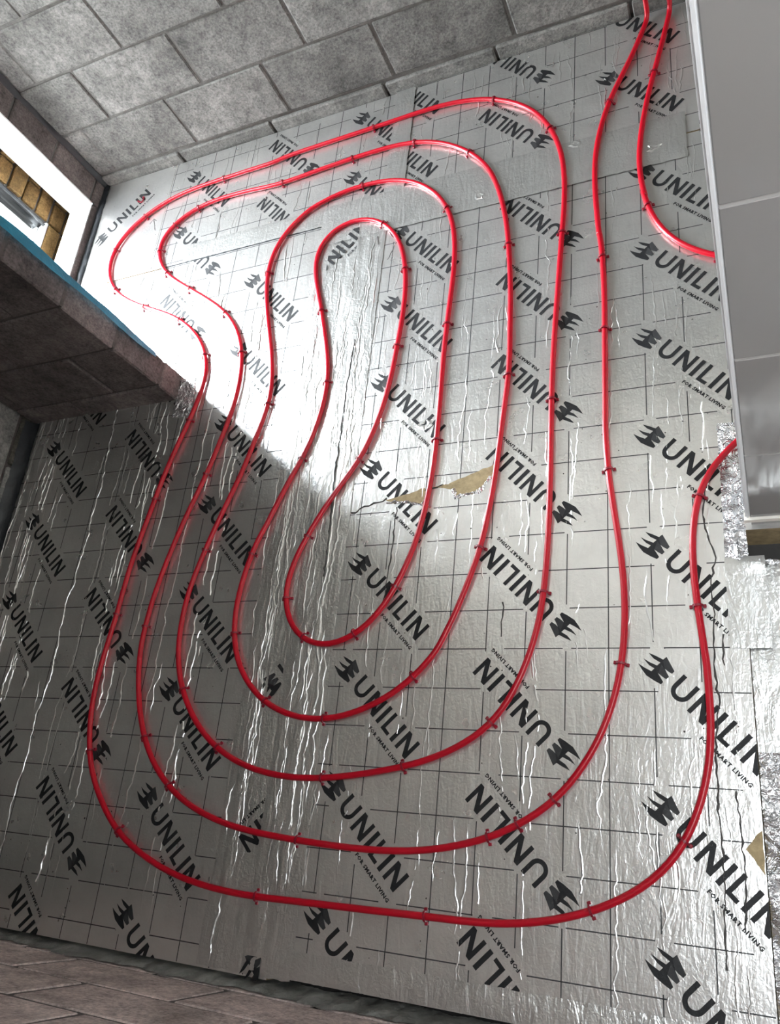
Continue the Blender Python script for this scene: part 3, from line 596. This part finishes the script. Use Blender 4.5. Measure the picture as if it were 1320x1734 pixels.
    (-0.1601, 1.6776), (-0.1794, 1.7234), (-0.203, 1.767), (-0.2314, 1.8074), (-0.2649, 1.8434), (-0.303, 1.8749), (-0.3443, 1.9024), (-0.3882, 1.9251), (-0.4346, 1.9425), (-0.4826, 1.9551),
    (-0.5316, 1.9634), (-0.5812, 1.9677), (-0.631, 1.9689), (-0.681, 1.9681), (-0.7309, 1.9662), (-0.7809, 1.9642), (-0.8308, 1.9625), (-0.8808, 1.9612), (-0.9308, 1.9599), (-0.9808, 1.9586),
    (-1.0308, 1.9574), (-1.0807, 1.9561), (-1.1305, 1.9547), (-1.1783, 1.9526), (-1.219, 1.9489), (-1.2508, 1.9441), (-1.2839, 1.9403), (-1.3265, 1.9389), (-1.375, 1.9382), (-1.4249, 1.9373),
    (-1.4749, 1.9359), (-1.5249, 1.9346), (-1.5748, 1.9329), (-1.6247, 1.9301), (-1.6744, 1.9254), (-1.7236, 1.9177), (-1.7717, 1.9061), (-1.8182, 1.8893), (-1.8629, 1.8679), (-1.9051, 1.8422),
    (-1.9434, 1.8114), (-1.9764, 1.7752), (-2.0015, 1.734), (-2.016, 1.6885), (-2.0188, 1.6406), (-2.0107, 1.5929), (-1.993, 1.5478), (-1.9666, 1.5068), (-1.9333, 1.4706), (-1.8954, 1.4388),
    (-1.8543, 1.4108), (-1.8113, 1.3855), (-1.7671, 1.3624), (-1.7221, 1.3406), (-1.6771, 1.3189), (-1.6326, 1.2962), (-1.5895, 1.2712), (-1.5486, 1.243), (-1.5101, 1.2115), (-1.4746, 1.1767),
    (-1.4429, 1.1386), (-1.4163, 1.0971), (-1.3962, 1.0522), (-1.3841, 1.0049), (-1.3807, 0.9562), (-1.3849, 0.907), (-1.3937, 0.858), (-1.4055, 0.8095), (-1.4191, 0.7615), (-1.4333, 0.7136),
    (-1.4467, 0.6654), (-1.4587, 0.6169), (-1.4691, 0.5681), (-1.478, 0.5189), (-1.4865, 0.4697), (-1.4954, 0.4205), (-1.5041, 0.3713), (-1.5117, 0.3219), (-1.5178, 0.2724), (-1.5221, 0.2226),
    (-1.5248, 0.1728), (-1.5274, 0.1229), (-1.5313, 0.0731), (-1.5362, 0.0234), (-1.5406, -0.0264), (-1.5432, -0.0762), (-1.5429, -0.126), (-1.5386, -0.1756), (-1.5299, -0.2245), (-1.517, -0.2726),
    (-1.4996, -0.3189), (-1.4764, -0.3625), (-1.4477, -0.4027), (-1.4149, -0.4401), (-1.3793, -0.4748), (-1.3405, -0.5055), (-1.2984, -0.5313), (-1.2535, -0.5528), (-1.2072, -0.571), (-1.1597, -0.5862),
    (-1.1113, -0.5982), (-1.0623, -0.6073), (-1.0128, -0.6138), (-0.963, -0.6182), (-0.9131, -0.6207), (-0.8632, -0.6214), (-0.8132, -0.6209), (-0.7632, -0.6197), (-0.7132, -0.6185), (-0.6632, -0.6175),
    (-0.6133, -0.6165), (-0.5633, -0.6154), (-0.5133, -0.6141), (-0.4633, -0.6128), (-0.4133, -0.6115), (-0.3633, -0.6105), (-0.3134, -0.6093), (-0.2635, -0.6068), (-0.2139, -0.6019), (-0.1646, -0.5939),
    (-0.1161, -0.5828), (-0.0684, -0.5683), (-0.0221, -0.5502), (0.0224, -0.528), (0.0641, -0.5014), (0.1018, -0.4696), (0.134, -0.4326), (0.1598, -0.3907), (0.18, -0.3455), (0.1953, -0.2983),
    (0.2058, -0.2497), (0.2119, -0.2004), (0.2142, -0.1507), (0.2141, -0.1034), (0.2132, -0.0664), (0.2127, -0.0478), (0.2119, -0.0352), (0.2093, -0.0072), (0.2052, 0.0362), (0.2007, 0.0852),
    (0.197, 0.135), (0.1951, 0.1849), (0.1955, 0.2348), (0.1992, 0.2845), (0.2072, 0.3335), (0.2212, 0.3807), (0.2427, 0.4246), (0.2716, 0.4643), (0.3062, 0.4997), (0.3443, 0.5316),
    (0.3849, 0.5604), (0.4277, 0.5858), (0.4721, 0.6084), (0.5176, 0.629), (0.5637, 0.6483), (0.6099, 0.6674), (0.6558, 0.6872), (0.7006, 0.7089), (0.7433, 0.7341), (0.7816, 0.7645),
    (0.8125, 0.8012), (0.8326, 0.844), (0.8389, 0.8899), (0.829, 0.9334), (0.8024, 0.9676), (0.7623, 0.9881), (0.7152, 0.9967), (0.6657, 0.9988), (0.6158, 0.9985), (0.5659, 0.9988),
    (0.5161, 1.0011), (0.4666, 1.0068), (0.418, 1.0167), (0.3706, 1.0313), (0.3248, 1.0506), (0.2809, 1.0738), (0.24, 1.1015), (0.2037, 1.1346), (0.1733, 1.1732), (0.1492, 1.2161),
    (0.1308, 1.262), (0.1179, 1.3076), (0.1106, 1.3434), (0.1095, 1.3541), (0.1127, 1.3408), (0.1142, 1.3324), (0.1108, 1.3519), (0.1052, 1.3933), (0.1017, 1.4419), (0.1014, 1.4918),
    (0.1043, 1.5416), (0.1095, 1.5912), (0.1164, 1.6407), (0.1247, 1.69), (0.1341, 1.7391), (0.1444, 1.788), (0.1554, 1.8368), (0.1665, 1.8855), (0.1774, 1.9343), (0.1881, 1.9832),
    (0.1984, 2.0321), (0.2082, 2.0811)]
def pipe_mesh(P, r, zc, nseg=12):
    v = []; f = []; n = len(P)
    pts = [Vector((x, y, zc)) for x, y in P]
    pts[-1].z += .0; pts = [p for p in pts if p.y < 2.07]
    # both ends turn up the back wall
    e = pts[-1]; d = (pts[-1]-pts[-3]).normalized()
    e0 = pts[0]; d0 = (pts[0]-pts[2]).normalized()
    def bend(p, d):
        out = []
        for i in range(1, 8):
            a = i/7*math.pi/2; out.append(p + d*(.03*math.sin(a)) + Vector((0, 0, .03*(1-math.cos(a)))))
        for i in range(1, 10): out.append(out[6] + Vector((0, 0, .03*i)))
        return out
    pts = list(reversed(bend(e0, d0))) + pts + bend(e, d)
    n = len(pts); last = d0.cross(Vector((0, 0, 1))) * -1
    for i, p in enumerate(pts):
        t = (pts[min(n-1, i+1)]-pts[max(0, i-1)]).normalized()
        side = t.cross(Vector((0, 0, 1)))
        if side.length < .2: side = last
        side.normalize(); last = side.copy(); up = side.cross(t)
        for k in range(nseg):
            a = 2*math.pi*k/nseg; v.append(p + side*(r*math.cos(a)) + up*(r*math.sin(a)))
    for i in range(n-1):
        for k in range(nseg):
            a = i*nseg+k; b = i*nseg+(k+1) % nseg; f.append((a, b, b+nseg, a+nseg))
    f.append(tuple(range(nseg))); f.append(tuple(reversed(range((n-1)*nseg, n*nseg))))
    return v, f
def catmull(P, k=3):
    out = []
    for i in range(len(P)-1):
        p0, p1, p2, p3 = P[max(0, i-1)], P[i], P[i+1], P[min(len(P)-1, i+2)]
        for j in range(k):
            t = j/k
            out.append(tuple(.5*(2*p1[c]+(p2[c]-p0[c])*t+(2*p0[c]-5*p1[c]+4*p2[c]-p3[c])*t*t+(3*p1[c]-p0[c]-3*p2[c]+p3[c])*t**3) for c in (0, 1)))
    out.append(P[-1]); return out
FINE = catmull(PATH, 2)
RP = .0080; ZP = .0102
pv, pf = pipe_mesh(FINE, RP, ZP)
pipe = link('heating_pipe', mesh('heating_pipe', pv, pf, True), M['pipe'])
tag(pipe, 'continuous red underfloor heating pipe laid in a double spiral over the foil boards', 'pipe')

# ---------------------------------------------------------------- clips
def clip_mesh():
    bm = bmesh.new(); hw = .0026; t = .0023
    def arch(r): return [(-r, .001)] + [(-r*math.cos(a*math.pi/8), .0105 + r*math.sin(a*math.pi/8)*.98) for a in range(9)] + [(r, .001)]
    o, i = arch(.0121), arch(.0121-t)
    vs = []
    for side in (-hw, hw):
        vs.append([[bm.verts.new((x, side, z)) for x, z in o], [bm.verts.new((x, side, z)) for x, z in i]])
    n = len(o)
    for k in range(n-1):
        bm.faces.new((vs[0][0][k], vs[0][0][k+1], vs[1][0][k+1], vs[1][0][k])); bm.faces.new((vs[0][1][k], vs[1][1][k], vs[1][1][k+1], vs[0][1][k+1]))
        bm.faces.new((vs[0][0][k], vs[0][1][k], vs[0][1][k+1], vs[0][0][k+1])); bm.faces.new((vs[1][0][k], vs[1][0][k+1], vs[1][1][k+1], vs[1][1][k]))
    bmesh.ops.recalc_face_normals(bm, faces=bm.faces[:])
    for s in (-1, 1):                                              # the flared barbs that pin the clip to the board
        b = box_bm(s*.0148-.0036, s*.0148+.0036, -.0042, .0042, .0004, .0062, .0012)
        me = bpy.data.meshes.new('x'); b.to_mesh(me); b.free(); bm.from_mesh(me); bpy.data.meshes.remove(me)
    me = bpy.data.meshes.new('pipe_clip'); bm.to_mesh(me); bm.free(); me.materials.append(M['clip']); return me
CLIPM = clip_mesh()
CLIPS = [4.25, 10.42, 12.92, 17.26, 22.25, 25.72, 26.71, 27.46, 32.45, 36.93, 38.67, 42.14, 47.38, 52.11, 54.34, 56.84, 58.58, 60.04, 61.43, 62.64, 66.63, 69.62, 72.12, 74.60, 79.32, 84.07, 89.32, 93.14, 95.86, 97.83, 100.28, 102.75, 106.06, 108.80, 111.79, 117.55, 120.01, 123.01, 127.00, 129.74, 131.70, 133.12, 134.77, 136.48, 140.97, 144.97, 149.71, 153.91, 159.11, 164.84, 170.06, 174.53, 176.76, 180.24, 182.48, 184.96, 188.43, 193.93, 199.68, 204.17, 207.14, 211.87, 218.57, 222.55, 224.50, 226.93, 229.16, 231.41, 233.89, 236.60, 239.60, 243.59, 247.83, 250.56, 255.54, 260.04, 263.78, 266.25, 271.35, 274.09, 288.75, 291.70, 297.48]      # distance along the pipe, in decimetres
SECT = [(0, 4, 'down the straight pipe left of the tiled wall'),
        (5, 7, 'in the front right bend of the second pipe inward'),
        (8, 10, 'in the front left bend of the second pipe inward'),
        (11, 14, 'up the left side of the second pipe inward'),
        (15, 18, 'around the inner pipe tip near the patio opening'),
        (19, 22, 'along the inner pipe beside the back wall'),
        (23, 26, 'down the right side of the third pipe outward'),
        (27, 29, 'around the front bend of the second pipe outward'),
        (30, 34, 'up the left side of the innermost pipe loop'),
        (35, 38, 'over the back and right of the innermost pipe loop'),
        (39, 43, 'around the front tip of the innermost pipe loop'),
        (44, 46, 'up the right side of the second pipe outward'),
        (47, 50, 'from the back down the left of the second pipe outward'),
        (51, 52, 'in the front left bend of the third pipe outward'),
        (53, 55, 'along the front of the third pipe outward'),
        (56, 58, 'up the right side of the fourth pipe outward'),
        (59, 60, 'around the back right bend of the outer pipe'),
        (61, 63, 'along the outer pipe beside the back wall'),
        (64, 66, 'around the outer pipe tip near the patio opening'),
        (67, 68, 'where the outer pipe passes the stub wall corner'),
        (69, 72, 'down the far left side of the outermost pipe'),
        (73, 76, 'along the front of the outermost pipe'),
        (77, 79, 'up the outermost pipe toward the tiled wall foot'),
        (80, 82, 'along the pipe from behind the tiled wall')]
ORD = ['first', 'second', 'third', 'fourth', 'fifth']
cum = [0.0]
for a, b in zip(PATH[:-1], PATH[1:]): cum.append(cum[-1] + math.hypot(b[0]-a[0], b[1]-a[1]))
def at_len(s):
    lo = 0
    while lo < len(cum)-2 and cum[lo+1] < s: lo += 1
    t = (s-cum[lo])/(cum[lo+1]-cum[lo]); a, b = PATH[lo], PATH[lo+1]
    return a[0]+(b[0]-a[0])*t, a[1]+(b[1]-a[1])*t, math.atan2(b[1]-a[1], b[0]-a[0])
for (i0, i1, phrase) in SECT:
    for k in range(i0, i1+1):
        x, y, ang = at_len(CLIPS[k]*S)
        o = link('pipe_clip', CLIPM, None, None, (x, y, 0)); o.rotation_euler = (0, 0, ang - math.pi/2 + random.uniform(-.12, .12))
        tag(o, 'red clip, %s %s' % (ORD[k-i0], phrase), 'pipe clip', 'clips pinning the red pipe to the foil')
lc = link('pipe_clip', CLIPM, None, None, (-1.955, 1.972, .0045)); lc.rotation_euler = (math.pi/2, 0, .55)
tag(lc, 'loose red clip lying on its side beside the diagonal print near the patio opening', 'pipe clip', 'clips pinning the red pipe to the foil')
